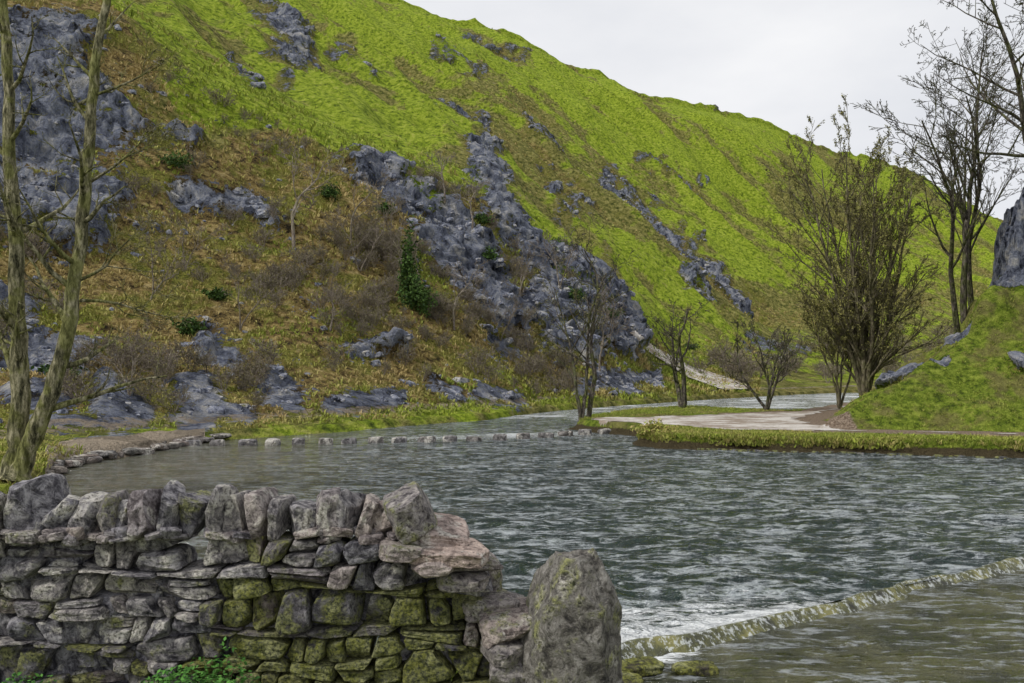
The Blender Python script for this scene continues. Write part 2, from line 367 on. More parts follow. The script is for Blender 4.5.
# ---------------------------------------------------------------- base ground, near bank
V0=np.array([[-2500,-400,-2.2],[2500,-400,-2.2],[2500,4000,-2.2],[-2500,4000,-2.2]],float)
mkmesh('ground',V0,np.array([[0,1,2,3]]),MB,np.array([[0,.2,0]]*4))
xs=np.linspace(-28,5,330);ys=np.linspace(-8,8,160);X,Y=np.meshgrid(xs,ys)
dd=np.maximum(Y-5.5-fbm(X,Y*0,X*0,3,3)*.2,X-.62+ (Y-4.6)*.2)
zn=1.0-ss(dd,0,1.3)*2.4+fbm(X*1.5,Y*1.5,X*0,4,6)*.05
mkmesh('near_bank',np.stack([X,Y,zn],-1).reshape(-1,3),gridfaces(*X.shape),MB,np.stack([X*0,ss(dd,.2,.6)*.9,X*0],-1).reshape(-1,3))

# ---------------------------------------------------------------- water
def weirY(u): return 57.48/(7.2-4.3*u)
wc=np.linspace(-420,1420,1000);uw=(wc-512)/F;uw=np.minimum(uw,1.35)
y0=weirY(uw)
R=640;tt=np.linspace(0,1,R)[:,None]
Yw=y0[None]*(135/y0[None])**tt;Xw=uw[None]*Yw
wd=((Xw-1.2)*(-4.3)+(Yw-8.7)*7.2)/8.386
att=1/(1+(Yw/26)**2)
calm=ss(Xw+Yw*.12,-7,2.5)
ch=.4+.6*calm
zw=(fbm(Xw*.7,Yw*1.2,0*Xw,3,81)*.13+fbm(Xw*2.4,Yw*3.8,0*Xw,3,82)*.055)*att*ch
zw=zw*ss(wd,0,.5)-.03*(1-ss(wd,0,.6))
foam_glint=.62*(1-ss(wd,.2,1.9))*(1-ss(Xw,1.9,5.5))+.34*(1-ss(wd,0,.45))
foam_glint=np.maximum(foam_glint,.54*np.exp(-((Yw-(37.5+Xw*.35))/2.6)**2)*ss(Xw,-9,-4)*(1-ss(Xw,3,5)))
foam_glint=np.maximum(foam_glint,.50*ss(Yw,46,56)); foam_glint+= .32*ss(fbm(Xw/2.5,Yw/1.6,0*Xw,4,83),.0,.5)*ss(Xw+Yw*.1,-1,4)+.24*np.exp(-((wd-2.2)/1.3)**2)*ss(Xw,0,1)  # noise streaks and band above the weir: painted sky glitter added to foam
mkmesh('river_water',np.stack([Xw,Yw,zw],-1).reshape(-1,3),gridfaces(R,1000),MW,np.stack([foam_glint,1-calm,ch],-1).reshape(-1,3))
R2=260;t2=np.linspace(0,1,R2)[:,None]
Yl=(2.0+(y0[None]-.05-2.0)*t2);Xl=uw[None]*Yl
wl=((Xl-1.2)*(-4.3)+(Yl-8.7)*7.2)/8.386
zl=-.115+fbm(Xl*2.4,Yl*5,0*Xl,3,85)*.03
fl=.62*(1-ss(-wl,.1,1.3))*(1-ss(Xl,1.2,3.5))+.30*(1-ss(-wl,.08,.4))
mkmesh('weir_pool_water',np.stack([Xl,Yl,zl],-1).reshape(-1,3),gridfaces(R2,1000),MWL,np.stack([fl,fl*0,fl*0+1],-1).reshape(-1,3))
def mat_weir():
    m=M('weir_mat'); n=m.noise(2.5,5,.7); f=m.noise(12,4,.75,vec=m.map((1,1,.3)))
    c=m.ramp(n,[(.38,(.02,.021,.01)),(.50,(.075,.078,.02)),(.62,(.19,.18,.05))]); c=m.mix(m.mr(f,.50,.60,0,.75),c,(.60,.63,.62))
    return m.fin(c,.12,m.bump(m.math('ADD',n,f),.8,.05),.6)
na=620;sa=np.linspace(-3,29,na);dirx,diry=7.2/8.386,4.3/8.386;nx,ny=4.3/8.386,-7.2/8.386
off=np.array([-.12,-.02,.02,.05,.08,.12,.17,.26]);hz=np.array([-.08,.0,.005,-.01,-.045,-.08,-.12,-.22])
Sg,Og=np.meshgrid(sa,off,indexing='ij');Hg=np.broadcast_to(hz[None],Sg.shape)
Og=Og+fbm(Sg/1.1,Og*0,0*Sg,4,91)*.16
Xa=1.2+Sg*dirx+Og*nx;Ya=8.7+Sg*diry+Og*ny;Za=Hg+fbm(Sg*1.2,Og*2,0*Sg,3,92)*.035
mkmesh('weir',np.stack([Xa,Ya,Za],-1).reshape(-1,3),gridfaces(*Sg.shape),mat_weir())

# ---------------------------------------------------------------- stones
def cube(n):
    vs={};V=[];Fs=[]
    def g(p):
        k=tuple(np.round(p,5))
        if k not in vs: vs[k]=len(V);V.append(p)
        return vs[k]
    L=np.linspace(-1,1,n+1)
    for ax in range(3):
        for sg in(-1,1):
            for i in range(n):
                for j in range(n):
                    q=[]
                    for a,b in((0,0),(1,0),(1,1),(0,1)):
                        p=[0,0,0];p[ax]=sg;p[(ax+1)%3]=L[i+a];p[(ax+2)%3]=L[j+b];q.append(g(p))
                    Fs.append(q if sg>0 else q[::-1])
    return np.array(V,float),np.array(Fs)
CU={n:cube(n) for n in(4,6,10,16,34)}
def rockshape(n,rg,k=7,chips=5,amp=.08,seed=None,cmin=.62):
    V,Fs=CU[n];V=V.copy()
    nrm=(np.abs(V)**k).sum(1)**(1/k);V=V/nrm[:,None]
    for _ in range(chips):
        d=rg.normal(size=3);d/=np.linalg.norm(d);sup=np.abs(d).sum()
        c=sup*rg.uniform(cmin,.92);e=V@d-c;V-=np.where(e>0,e,0)[:,None]*d
    s=int(rg.integers(1,9999))
    o=rg.uniform(0,50,3)
    D=np.stack([fbm(V[:,0]*1.3+o[0],V[:,1]*1.3+o[1],V[:,2]*1.3+o[2]+i*9,4,s,.62) for i in range(3)],1)
    return V+D*amp*2,Fs
class Bag:
    def __init__(s): s.V=[];s.F=[];s.A=[];s.n=0
    def add(s,V,Fs,a):
        s.V.append(V);s.F.append(Fs+s.n);s.A.append(np.broadcast_to(np.asarray(a,float),(len(V),3)));s.n+=len(V)
    def make(s,name,mat,smooth=True): return mkmesh(name,np.concatenate(s.V),np.concatenate(s.F),mat,np.concatenate(s.A),smooth)
def rotm(rx,ry,rz):
    c,s_=math.cos,math.sin
    A_=np.array([[1,0,0],[0,c(rx),-s_(rx)],[0,s_(rx),c(rx)]]);B_=np.array([[c(ry),0,s_(ry)],[0,1,0],[-s_(ry),0,c(ry)]]);C_=np.array([[c(rz),-s_(rz),0],[s_(rz),c(rz),0],[0,0,1]])
    return C_@B_@A_
def stone(bag,c,s,rot=(0,0,0),n=6,a=(.5,.3,0),**kw):
    V_,Fs=rockshape(n,RG,**kw);V_=V_*np.array(s)/2;V_=V_@rotm(*rot).T+np.array(c);bag.add(V_,Fs,a)

W=Bag();WY=4.8
def yl(x): return WY+.05*math.sin(x*1.3)
def topz(x): return 2.0 if x<-.62 else (1.84 if x<-.17 else 1.47)
lev=[.92];
while lev[-1]<1.95: lev.append(lev[-1]+RG.uniform(.09,.17))
lev[-1]=2.0
def wav(i,x): return lev[i]+ (0 if i==0 else .035*math.sin(x*2.1+i*2.7)+.024*math.sin(x*5.3+i*1.3))
for i in range(len(lev)-1):
    x=-5.2+RG.uniform(0,.2)
    j0=0
    while x<.12:
        wdt=RG.lognormal(-1.6,.42);wdt=min(max(wdt,.09),.40)
        x1=x+wdt;j1=RG.uniform(-.045,.045)
        xm=(x+x1)/2
        if wav(i+1,xm)<topz(xm)+.05:
            parts=[(0,1)]
            if RG.random()<.28 and wdt>.15: s_=RG.uniform(.35,.65);parts=[(0,s_),(s_,1)]
            for p0,p1 in parts:
                V_,Fs=rockshape(16,RG,k=11,chips=9,amp=.05,cmin=.60)
                a=(V_[:,0]*.96+1)/2;b=(V_[:,2]*.96+1)/2
                b=p0+(p1-p0)*b
                xb=x+j0*(b-.5)*2+(wdt+(j1-j0)*(b-.5)*2)*a
                zb=np.array([wav(i,q_) for q_ in xb]);zt=np.array([wav(i+1,q_) for q_ in xb])
                pr=RG.uniform(-.05,.045)
                yb=np.array([yl(q_) for q_ in xb])-pr+(V_[:,1]+1)*.16
                zz=zb+(zt-zb)*b
                moss=np.clip(.45-.2*(xm<-1.9)+.3*ss(xm,-2.2,-1.2)*(1-ss(xm,-.6,-.3))+RG.uniform(-.3,.2)+.2*(lev[i]<1.35)-.3*(lev[i]>1.7),0,1)
                W.add(np.stack([xb,yb,zz],1),Fs,(RG.random()**.9,moss,max(0,RG.uniform(-1.9,.5))))
        x=x1;j0=j1
x=-5.2
while x<-.72:
    wdt=RG.uniform(.10,.21);h=RG.uniform(.20,.31)
    if x<-2.85 and x>-3.1: wdt=.27;h=.33
    stone(W,(x+wdt/2,WY+.15+RG.uniform(-.03,.03),2.0+h*.46),(wdt*1.1,.36,h*1.1),(RG.uniform(-.12,.12),RG.uniform(-.3,.34),RG.uniform(-.2,.2)),n=16,
      a=(RG.random()**.9,max(0,RG.uniform(-.2,.4)),max(0,RG.uniform(-1.1,.6))),k=8,chips=12,amp=.06,cmin=.5)
    x+=wdt
for _ in range(40):
    xx=RG.uniform(-3.6,-.6);stone(W,(xx,WY+.05+RG.uniform(-.04,.05),2.0+RG.uniform(-.01,.04)),(RG.uniform(.07,.2),.2,RG.uniform(.03,.08)),(0,RG.uniform(-.2,.2),RG.uniform(-.4,.4)),n=10,a=(RG.random(),.3,RG.random()*.5),chips=6,amp=.05)
for c,s_,r_,pk in [((-.62,4.83,2.15),(.24,.42,.28),(.1,-.5,.1),.1),((-.50,4.9,2.01),(.46,.5,.12),(.14,.10,.1),.9),((-.36,4.75,1.93),(.42,.4,.10),(.14,.14,-.2),.8),((-.30,4.95,1.86),(.4,.5,.09),(0,.05,.3),.3),
  ((-.46,4.70,1.87),(.26,.3,.09),(.05,-.1,.1),.5),((-.66,4.70,1.95),(.24,.3,.09),(0,.1,.2),.3),((-.30,4.78,1.76),(.30,.34,.09),(0,.05,.2),.1),((-.26,5.1,1.7),(.34,.3,.22),(0,0,.3),.2),
  ((-.14,4.95,1.56),(.34,.36,.13),(.05,.02,.2),.2),((-.02,4.80,1.50),(.36,.4,.15),(.14,-.12,.15),.4),((-.06,4.7,1.36),(.24,.3,.12),(.0,.1,.1),.1),((-.12,5.15,1.45),(.4,.35,.25),(0,0,0),.1),((.02,4.72,1.22),(.3,.3,.16),(0,0,0),.1)]:
    stone(W,c,s_,r_,n=16,a=(RG.random()*.5,.35 if pk<.5 else .05,pk),chips=10,amp=.06,k=9,cmin=.55)
for i in range(80):
    xx=RG.uniform(-5.1,.0);zt=topz(xx)-.08;stone(W,(xx,WY+.22,RG.uniform(.9,zt-.05)),(.4,.26,.25),(0,0,RG.uniform(-.4,.4)),n=4,a=(1,.2,0),chips=2)
W.make('dry_stone_wall',MS,False)
B=Bag();V_,Fs=CU[34];V_=V_.copy();k=9;V_/=((np.abs(V_)**k).sum(1)**(1/k))[:,None]
for dv,c in [((-.75,-.1,.66),.86),((.72,0,.69),1.12),((-.2,-.7,.68),1.08),((-.9,-.35,.25),.98),((.8,-.6,.1),1.05),((.1,.5,.85),1.05),((-.55,-.8,-.1),1.08),((.35,-.6,.72),1.12),((-.1,-.95,.2),1.02)]:
    dv=np.array(dv);dv/=np.linalg.norm(dv);e_=V_@dv-c*.93;V_-=np.where(e_>0,e_,0)[:,None]*dv
D=np.stack([fbm(V_[:,0]*1.1+3,V_[:,1]*1.1,V_[:,2]*2.0+i*9,6,5+i,.66) for i in range(3)],1);V_=V_+D*.12
V_=V_*np.array([.29,.24,.56]);V_[:,0]+=.02*(V_[:,2])
B.add(V_@rotm(0,-.03,.1).T+np.array([.345,4.66,1.39]),Fs,(.35,.45,.05));B.make('standing_stone',mat_stone('standing_stone_mat',[(.36,(.03,.028,.024)),(.46,(.14,.13,.105)),(.55,(.24,.225,.185)),(.66,(.40,.38,.33))],.7,9,.035),False)

St=Bag();ns=18
for i in range(ns):
    f=i/(ns-1);x=-13+17.6*f+RG.uniform(-.08,.08);y=32.4+(34.4-32.4)*min(f/.66,1)+(38.9-34.4)*max(0,(f-.66)/.34)
    stone(St,(x,y,-.04),(RG.uniform(.5,.72),.55,.5+RG.uniform(0,.1)),(RG.uniform(-.06,.06),RG.uniform(-.06,.06),RG.uniform(-.3,.3)),n=10,a=(.1+RG.random()*.5,.2,.1),k=9,chips=5,amp=.05,cmin=.72)
St.make('stepping_stones',MST)
Wr=Bag()
for x,y,z_,s_ in [(1.1,7.3,-.12,.6),(1.6,7.6,-.12,.5),(1.25,8.25,-.06,.45),(.9,7.9,-.06,.6),(1.9,8.3,-.10,.35),(1.35,6.9,-.12,.4)]:
    stone(Wr,(x,y,z_),(s_*1.3,s_*.7,.11),(0,0,RG.uniform(-.4,.8)),n=10,a=(.3,.5,.3),chips=7,amp=.09)
Wr.make('weir_rocks',MWET)
Sh=Bag()
for _ in range(110):
    f=RG.uniform(45,210);Ys=np.interp(f,SHP,SHY)+abs(RG.normal(.0,.9));s_=RG.lognormal(-1.3,.6)
    stone(Sh,((f-512)/F*Ys,Ys,.05+.1*min(1,abs(Ys-np.interp(f,SHP,SHY)))+RG.uniform(0,.06)),(s_*1.5,s_*.8,.2),(0,0,RG.uniform(-.9,.9)),n=6,a=(RG.random()*.4,.1,RG.random()*.8),chips=6)
for _ in range(80):
    q_=RG.uniform(0,1);x=6+q_*14;y=31.2-(x-6)*.29;s_=RG.uniform(.1,.3)
    stone(Sh,(x,y-.05+RG.normal(0,.2),-.02),(s_*1.4,s_,.16),(0,0,RG.uniform(0,3)),n=4,a=(.9,.9,0),chips=4)
Sh.make('shore_stones',MST)

Vg=np.stack([Xg,Yg,Zg],-1)
sel=np.argwhere((T>3.1)&(T<7.2)&(P>-60)&(P<680)&(Zg>.8))
wt=rock[sel[:,0],sel[:,1]]**1.2+.03; wt/=wt.sum()
Sc=Bag();ids=RG.choice(len(sel),1300,p=wt,replace=False)
for q_ in ids:
    r_,c_=sel[q_];p=Vg[r_,c_];s_=RG.lognormal(-1.15,.55)*np.clip(p[1]/60,.6,1.3)
    s_=min(s_,1.5)
    stone(Sc,p-np.array([0,0,s_*.2]),(s_*RG.uniform(1,1.8),s_,s_*.75),(RG.uniform(-.4,.4),RG.uniform(-.4,.4),RG.uniform(0,3)),n=4,a=(RG.random()*.5,.35,0),chips=8,k=6,amp=.14,cmin=.45)
Sc.make('scree_rocks',MR,False)
sel=np.argwhere((T>7.2)&(T<9.8)&(P>60)&(P<900)&(rock>.42));Sc=Bag()
for q_ in RG.choice(len(sel),300,replace=False):
    r_,c_=sel[q_];p=Vg[r_,c_];s_=RG.uniform(.4,1.4)
    stone(Sc,p-np.array([0,0,s_*.2]),(s_*1.4,s_,s_*.7),(RG.uniform(-.4,.4),RG.uniform(-.4,.4),RG.uniform(0,3)),n=4,a=(RG.random()*.6,.4,0),chips=8,k=6,amp=.14,cmin=.45)
Sc.make('hilltop_rocks',MR,False)

# ---------------------------------------------------------------- grass tufts
def tufts(name,pts,hgt,nb,brown,mat=GT,wid=.12,spread=.5):
    n=len(pts);p=np.repeat(pts,nb,0);h=np.repeat(hgt,nb)*RG.uniform(.5,1.1,n*nb);a=RG.uniform(0,6.28,n*nb)
    base=p+np.stack([np.cos(a),np.sin(a),0*a],1)*(h*RG.uniform(0,spread,n*nb))[:,None]*.6; base[:,2]-=.05
    b2=RG.uniform(0,6.28,n*nb);sd=np.stack([np.cos(b2),np.sin(b2),0*a],1)*(h*wid)[:,None]
    out_=np.stack([np.cos(a),np.sin(a),0*a],1)
    mid=base+out_*(h*.22)[:,None]+np.array([0,0,1])*(h*.6)[:,None]
    tip=base+out_*(h*RG.uniform(.4,.9,n*nb))[:,None]+np.array([0,0,1])*(h*RG.uniform(.55,1.,n*nb))[:,None]
    V_=np.stack([base-sd,base+sd,mid+sd*.7,mid-sd*.7,tip],1).reshape(-1,3)
    i=np.arange(n*nb)*5
    Fq=np.stack([i,i+1,i+2,i+3],1);Ft=np.stack([i+3,i+2,i+4],1)
    tn=np.clip(np.repeat(RG.random(n),nb)*.6+RG.random(n*nb)*.4,0,1);br=np.clip(np.repeat(brown,nb)+RG.normal(0,.12,n*nb),0,1)
    A_=np.repeat(np.stack([tn,br,tn],1),5,0)
    return mkmesh(name,V_,[Fq,Ft],mat,A_)
m1=(T>2.1)&(T<7.4)&(P>-80)&(P<760)&(rock<.5)&(dirt<.6)
sel=np.argwhere(m1);ix=sel[RG.choice(len(sel),14000,replace=False)];pt=Vg[ix[:,0],ix[:,1]]
bn=np.clip(scrub[ix[:,0],ix[:,1]]*.7+fbm(pt[:,0]/4,pt[:,1]/4,0*pt[:,0],3,99)*1.1,0,1)
tufts('hillside_grass',pt,RG.uniform(.2,.55,len(pt))*np.clip(pt[:,1]/60,.5,1.4),7,bn)
m1=(T>7.2)&(T<9.9)&(P>60)&(P<1040)&(rock<.5);sel=np.argwhere(m1)
wt=np.clip(scrub[sel[:,0],sel[:,1]]-.02,0.03,1);ix=sel[RG.choice(len(sel),9000,replace=False,p=wt/wt.sum())];pt=Vg[ix[:,0],ix[:,1]]
bn=np.clip(scrub[ix[:,0],ix[:,1]]*1.2+fbm(pt[:,0]/14,pt[:,1]/14,0*pt[:,0],3,98)*.9,0,.9)
tufts('hilltop_grass',pt,RG.uniform(.3,.7,len(pt))*np.clip(pt[:,1]/180,.7,1.3),4,bn,wid=.22)
zf,df,ef,rf_,pf=z,d,e,rk,pn
VB3=VB.reshape(*XX.shape,3)
m1=(df>.15)&(pf<-.15)&(dirt2<.35)&(rf_<.5)&(PX<1200)&(YY<75);sel=np.argwhere(m1)
wt=1/(.35+np.abs(df[m1]-.3))*1.0+.35; ix=sel[RG.choice(len(sel),15000,replace=False,p=wt/wt.sum())];pt=VB3[ix[:,0],ix[:,1]]
tufts('bank_grass',pt,RG.uniform(.08,.2,len(pt)),8,np.clip(.15+fbm(pt[:,0]/2,pt[:,1]/2,0*pt[:,0],3,97),0,.8),wid=.08)
q_=RG.uniform(0,1,3500);ex=np.interp(q_,[0,.08,.35,1],[5.3,5.9,10.8,26]);ey=np.interp(ex,[5.3,5.9,10.8,17.9,40],[33,31.4,29.8,27.8,24])
pt=np.stack([ex,ey+RG.normal(.25,.14,3500)+fbm(ex/1.2,0*ex,0*ex,3,6)*.3,RG.uniform(.2,.52,3500)],1)
tufts('bank_edge_grass',pt,RG.uniform(.1,.24,3500),7,np.clip(RG.normal(.3,.2,3500),0,1),wid=.09)

# ---------------------------------------------------------------- trees
class Tree:
    def __init__(s,seed): s.r=np.random.default_rng(seed);s.L=[];s.tips=[]
    def line(s,pts,rad,sides): s.L.append((np.array(pts,float),np.array(rad,float),sides))
    def grow(s,p,d_,L,r,lv,mx,nch,up=.06,wan=.14,ang=(25,60),lr=(.45,.72),n=None,f0=None):
        n=n or max(3,7-lv);st=L/n;pts=[p];rad=[r];d_=np.array(d_,float);d_/=np.linalg.norm(d_)
        for i in range(n):
            d_=d_+s.r.normal(0,wan,3)+np.array([0,0,up]);d_/=np.linalg.norm(d_)
            p=p+d_*st;pts.append(p);rad.append(r*(1-.8*(i+1)/n))
        s.line(pts,rad,[8,6,5,4,3,3,3][min(lv,6)])
        s.kids(pts,rad,L,lv,mx,nch,up,wan,ang,lr,f0 if f0 is not None else (.25 if lv else .3))
    def kids(s,pts,rad,L,lv,mx,nch,up=.06,wan=.14,ang=(25,60),lr=(.45,.72),f0=.25):
        if lv>=mx: s.tips.append(pts);return
        pts=np.array(pts);nc=nch[min(lv,len(nch)-1)]
        for c in range(nc):
            f=f0+(1-f0)*(c+s.r.random())/nc;k=f*(len(pts)-1);i=min(int(k),len(pts)-2);w_=k-i
            p=pts[i]*(1-w_)+pts[i+1]*w_;rr=rad[i]*(1-w_)+rad[i+1]*w_;t_=pts[i+1]-pts[i];t_/=np.linalg.norm(t_)
            v=s.r.normal(size=3);v-=t_*(v@t_);v/=np.linalg.norm(v);a=math.radians(s.r.uniform(*ang))
            s.grow(p,t_*math.cos(a)+v*math.sin(a),L*s.r.uniform(*lr)*(1.1-.55*f),max(rr*.62,.004),lv+1,mx,nch,up,wan,ang,lr)
    def mesh(s,name,mats,buds=0,bs=.03,rmin=.006,obj=False):
        V_=[];Fq=[];n0=0
        for pts,rad,sd in s.L:
            n=len(pts);tg=np.gradient(pts,axis=0);tg/=np.linalg.norm(tg,axis=1)[:,None]+1e-9
            ref=np.array([1,0,0.]) if abs(tg[0,0])<.8 else np.array([0,1,0.])
            a=np.cross(tg,ref);a/=np.linalg.norm(a,axis=1)[:,None]+1e-9;b=np.cross(tg,a)
            th=np.arange(sd)/sd*6.2832;rr=np.maximum(rad,rmin)[:,None,None]
            ring=pts[:,None]+rr*(a[:,None]*np.cos(th)[None,:,None]+b[:,None]*np.sin(th)[None,:,None])
            V_.append(ring.reshape(-1,3));i=np.arange(n-1)[:,None]*sd;j=np.arange(sd)[None];k=(j+1)%sd
            Fq.append(np.stack([i+j,i+k,i+sd+k,i+sd+j],-1).reshape(-1,4)+n0);n0+=n*sd
        nb=sum(len(f) for f in Fq);A_=[np.full((n0,3),.5)]
        if buds and s.tips:
            tp=np.concatenate(s.tips);pk=tp[s.r.integers(0,len(tp),buds)]+s.r.normal(0,.06,(buds,3))
            u_=s.r.normal(size=(buds,3));u_/=np.linalg.norm(u_,axis=1)[:,None];v_=np.cross(u_,s.r.normal(size=(buds,3)));v_/=np.linalg.norm(v_,axis=1)[:,None]
            z_=(bs*s.r.uniform(.5,1.3,buds))[:,None]
            V_.append(np.stack([pk-u_*z_,pk+v_*z_*.6,pk+u_*z_,pk-v_*z_*.6],1).reshape(-1,3))
            i=np.arange(buds)[:,None]*4+n0;Fq.append(i+np.arange(4)[None]);A_.append(np.repeat(s.r.random((buds,3)),4,0))
        Fq=np.concatenate(Fq);mi=np.zeros(len(Fq),int);mi[nb:]=1
        return mkmesh(name,np.concatenate(V_),Fq,mats,np.concatenate(A_),True,mi,obj=obj)
def put(name,me,loc,rz=0,sc=1,parent=None):
    o=bpy.data.objects.new(name,me);S.collection.objects.link(o);o.location=loc;o.rotation_euler=(0,0,rz)
    o.scale=(sc,sc,sc) if not isinstance(sc,tuple) else sc
    if parent:o.parent=parent
    return o
def hillz(px,yy):
    c=int(np.clip((px+420)/1840*(NC-1),0,NC-1));r=np.argmin(np.abs(Yg[:,c]-yy));return Vg[r,c]
def hillpt(px,py,tmax=7.3):
    dd_=np.hypot(P-px,Q-py)+np.where((T>tmax)|(T<3),1e4,0);i=np.unravel_index(np.argmin(dd_),dd_.shape);return Vg[i]
t_=Tree(3)
def trunk(t_,pts,r0,r1,nch,lv=0,mx=4,side=1):
    pts=np.array(pts,float);k=np.linspace(0,len(pts)-1,30);pp=np.stack([np.interp(k,np.arange(len(pts)),pts[:,i]) for i in range(3)],1)
    pp=blur(pp,5,0);pp+=t_.r.normal(0,.025,pp.shape);rad=np.linspace(r0,r1,30)*t_.r.uniform(.93,1.07,30);rad[0]*=1.5;rad[1]*=1.2
    t_.line(pp,rad,12);t_.kids(pp,rad*.8,6.0,1,mx,nch,.08,.16,(30,70),(.3,.55),.22)
trunk(t_,[(-11.9,19,.3),(-11.75,19,2),(-11.8,19.1,4.0),(-11.9,19,7.1),(-12.05,19,10.4),(-12.2,19,13.2)],.25,.08,[0,12,5,5])
trunk(t_,[(-11.75,18.9,.3),(-11.35,18.9,1.5),(-10.95,18.9,2.5),(-10.45,19,4.5),(-10.2,19,7.0),(-10.05,19,9.2),(-9.8,19,11.2),(-9.5,19,13.4)],.23,.07,[0,13,5,5])
for z0,L_,d_ in [(4.7,2.3,(1,.1,.1)),(5.2,2.0,(.9,-.2,.25)),(7.4,2.4,(1,.1,.35)),(9.4,2.2,(.9,.2,.5)),(6.6,2.2,(-1,0,.3)),(3.6,2.2,(-.9,.3,.4))]:
    t_.grow(np.array([-10.3 if d_[0]>0 else -11.8,19,z0]),d_,L_,.045,2,5,[0,0,6,5,4],.05,.16)
t_.mesh('riverside_tree',[BKM,LB],1500,.02,rmin=.006,obj=True)
def bare(seed,h,r,stems=1,nch=(8,6,5,4),mx=4,up=.05,ang=(25,60),buds=0,lean=(0,0,0),lr=(.45,.72),wan=.13,mats=None,spread=.32,f0=None,rmin=.009,bs=.035):
    t=Tree(seed)
    for k in range(stems):
        a=k*6.28/stems+t.r.uniform(-.4,.4);d_=np.array([math.cos(a),math.sin(a),0])*(0 if stems==1 else spread)+np.array([0,0,1])+np.array(lean)
        t.grow(np.array([0,0,-.2]),d_,h*t.r.uniform(.85,1),r*(1 if stems==1 else .75),0,mx,nch,up,wan,ang,lr,n=12,f0=f0)
    return t.mesh('bare_tree_mesh%d'%seed,[mats or BK,LB],buds,bs,rmin=rmin)
def bz(x,y): return float(bank(np.array([[x]],float),np.array([[y]],float))[0][0,0])
tA=bare(21,9,.15,2,(9,5,4,3),lean=(.04,0,0),buds=1000,ang=(25,55),lr=(.3,.5),spread=.12)
tB=bare(22,10.8,.15,1,(12,5,4,4),lean=(.03,0,0),buds=1000,ang=(30,60),lr=(.28,.5))
for x,y,m_,s_ in [(3.6,42.2,tA,1.0),(4.1,42.8,tB,1.0)]: put('bare_tree',m_,(x,y,bz(x,y)),RG.uniform(0,6),s_)
put('bare_tree',bare(23,7.4,.28,2,(6,5,5,4),ang=(30,70),lean=(-.1,0,0),lr=(.35,.6),rmin=.012),(11.6,54.2,bz(11.6,54.2)),0,1)
put('bare_tree',bare(24,5.8,.15,4,(7,5,5,3),ang=(25,60),lr=(.3,.55),rmin=.012),(16.2,50.6,bz(16.2,50.6)),1,1)
put('willow_tree',bare(25,16.2,.22,8,(16,8,5,4),ang=(16,44),buds=42000,lr=(.24,.44),up=.03,mats=WB,spread=.15,wan=.08,f0=.08,rmin=.012,bs=.05),(23.0,52,bz(23.0,52)),0,1.05)
put('willow_tree',bare(26,8,.12,5,(9,6,5,3),ang=(16,42),buds=12000,mats=WB,lr=(.28,.48),rmin=.011,bs=.05),(21.6,52.6,bz(21.6,52.6)),0,1)
tC=bare(27,14.5,.17,1,(12,7,5,3),ang=(22,52),lean=(-.30,0,0),up=.02,lr=(.28,.48),wan=.09,f0=.33,rmin=.011)
tD=bare(28,15.5,.18,1,(13,7,5,4),ang=(22,50),lean=(-.10,0,0),up=.03,lr=(.3,.5),wan=.09,f0=.33,rmin=.011)
for x,y,m_,s_,rz in [(24.2,43,tC,1.0,0),(25.0,44,tD,1.0,.3),(26.6,46,tC,1.0,.2),(27.6,49,tD,.95,1.3)]: put('ash_tree',m_,(x,y,bz(x,y)-.3),rz,s_)
t=Tree(40);t.grow(np.array([0,0,0]),(-.20,-.05,1),17.5,.24,0,5,[15,6,5,4,3],.02,.09,(40,80),(.34,.55),n=14)
put('ash_tree',t.mesh('ash_mesh',[BK,LB],0,rmin=.009),(24.9,34.5,bz(24.9,34.5)-.4),0,1.0)
sm=[bare(50+i,5.5,.09,1+i%2,(8,6,5,3),mx=4,ang=(22,55),mats=TW,lr=(.35,.6)) for i in range(4)]
for i,(px,py,s_) in enumerate([(295,250,1.9),(150,300,.9),(445,200,1.3),(360,270,1.1),(455,330,1.1),(330,330,.8),(520,300,1.1),(560,290,1.2),(420,300,1.3),(240,330,.9),(600,370,1.2),(500,340,1),(390,260,1.1),(130,395,.7),(470,230,1.2),(610,345,1.2),(350,240,1.1),(185,270,.9)]):
    p=hillpt(px,py);put('bare_tree',sm[i%4],p,RG.uniform(0,6),s_*RG.uniform(.85,1.1))
def shrub(seed):
    t=Tree(seed)
    for k in range(8):
        a=t.r.uniform(0,6.28);t.grow(np.array([0,0,-.1]),(math.cos(a)*.6,math.sin(a)*.6,1),1.7*t.r.uniform(.6,1),.02,2,5,[0,0,5,4,3],.03,.16,(25,60),(.4,.7))
    return t.mesh('shrub_mesh%d'%seed,[TW,LB],350,.03,rmin=.009)
shr=[shrub(70+i) for i in range(4)]
par=bpy.data.objects.new('hillside_shrubs',None);S.collection.objects.link(par)
sel=np.argwhere((T>3.1)&(T<6.8)&(P>-40)&(P<660)&(rock<.6));cl=fbm(Xg/9,Yg/9,0*Xg,3,123)
w_=np.clip(cl[sel[:,0],sel[:,1]]+.25,0,1)**1.0*(.3+ss(P[sel[:,0],sel[:,1]],120,380));ids=RG.choice(len(sel),300,p=w_/w_.sum(),replace=False)
for k,q_ in enumerate(ids): put('shrub_%d'%k,shr[k%4],Vg[tuple(sel[q_])],RG.uniform(0,6),RG.uniform(.45,1.3),par)
par=bpy.data.objects.new('distant_scrub',None);S.collection.objects.link(par)
sel=np.argwhere((T>3.6)&(T<6.8)&(P>700)&(P<1000))
for k,q_ in enumerate(RG.choice(len(sel),80,replace=False)): put('dshrub_%d'%k,shr[k%4],Vg[tuple(sel[q_])],RG.uniform(0,6),RG.uniform(1.2,2.8),par)
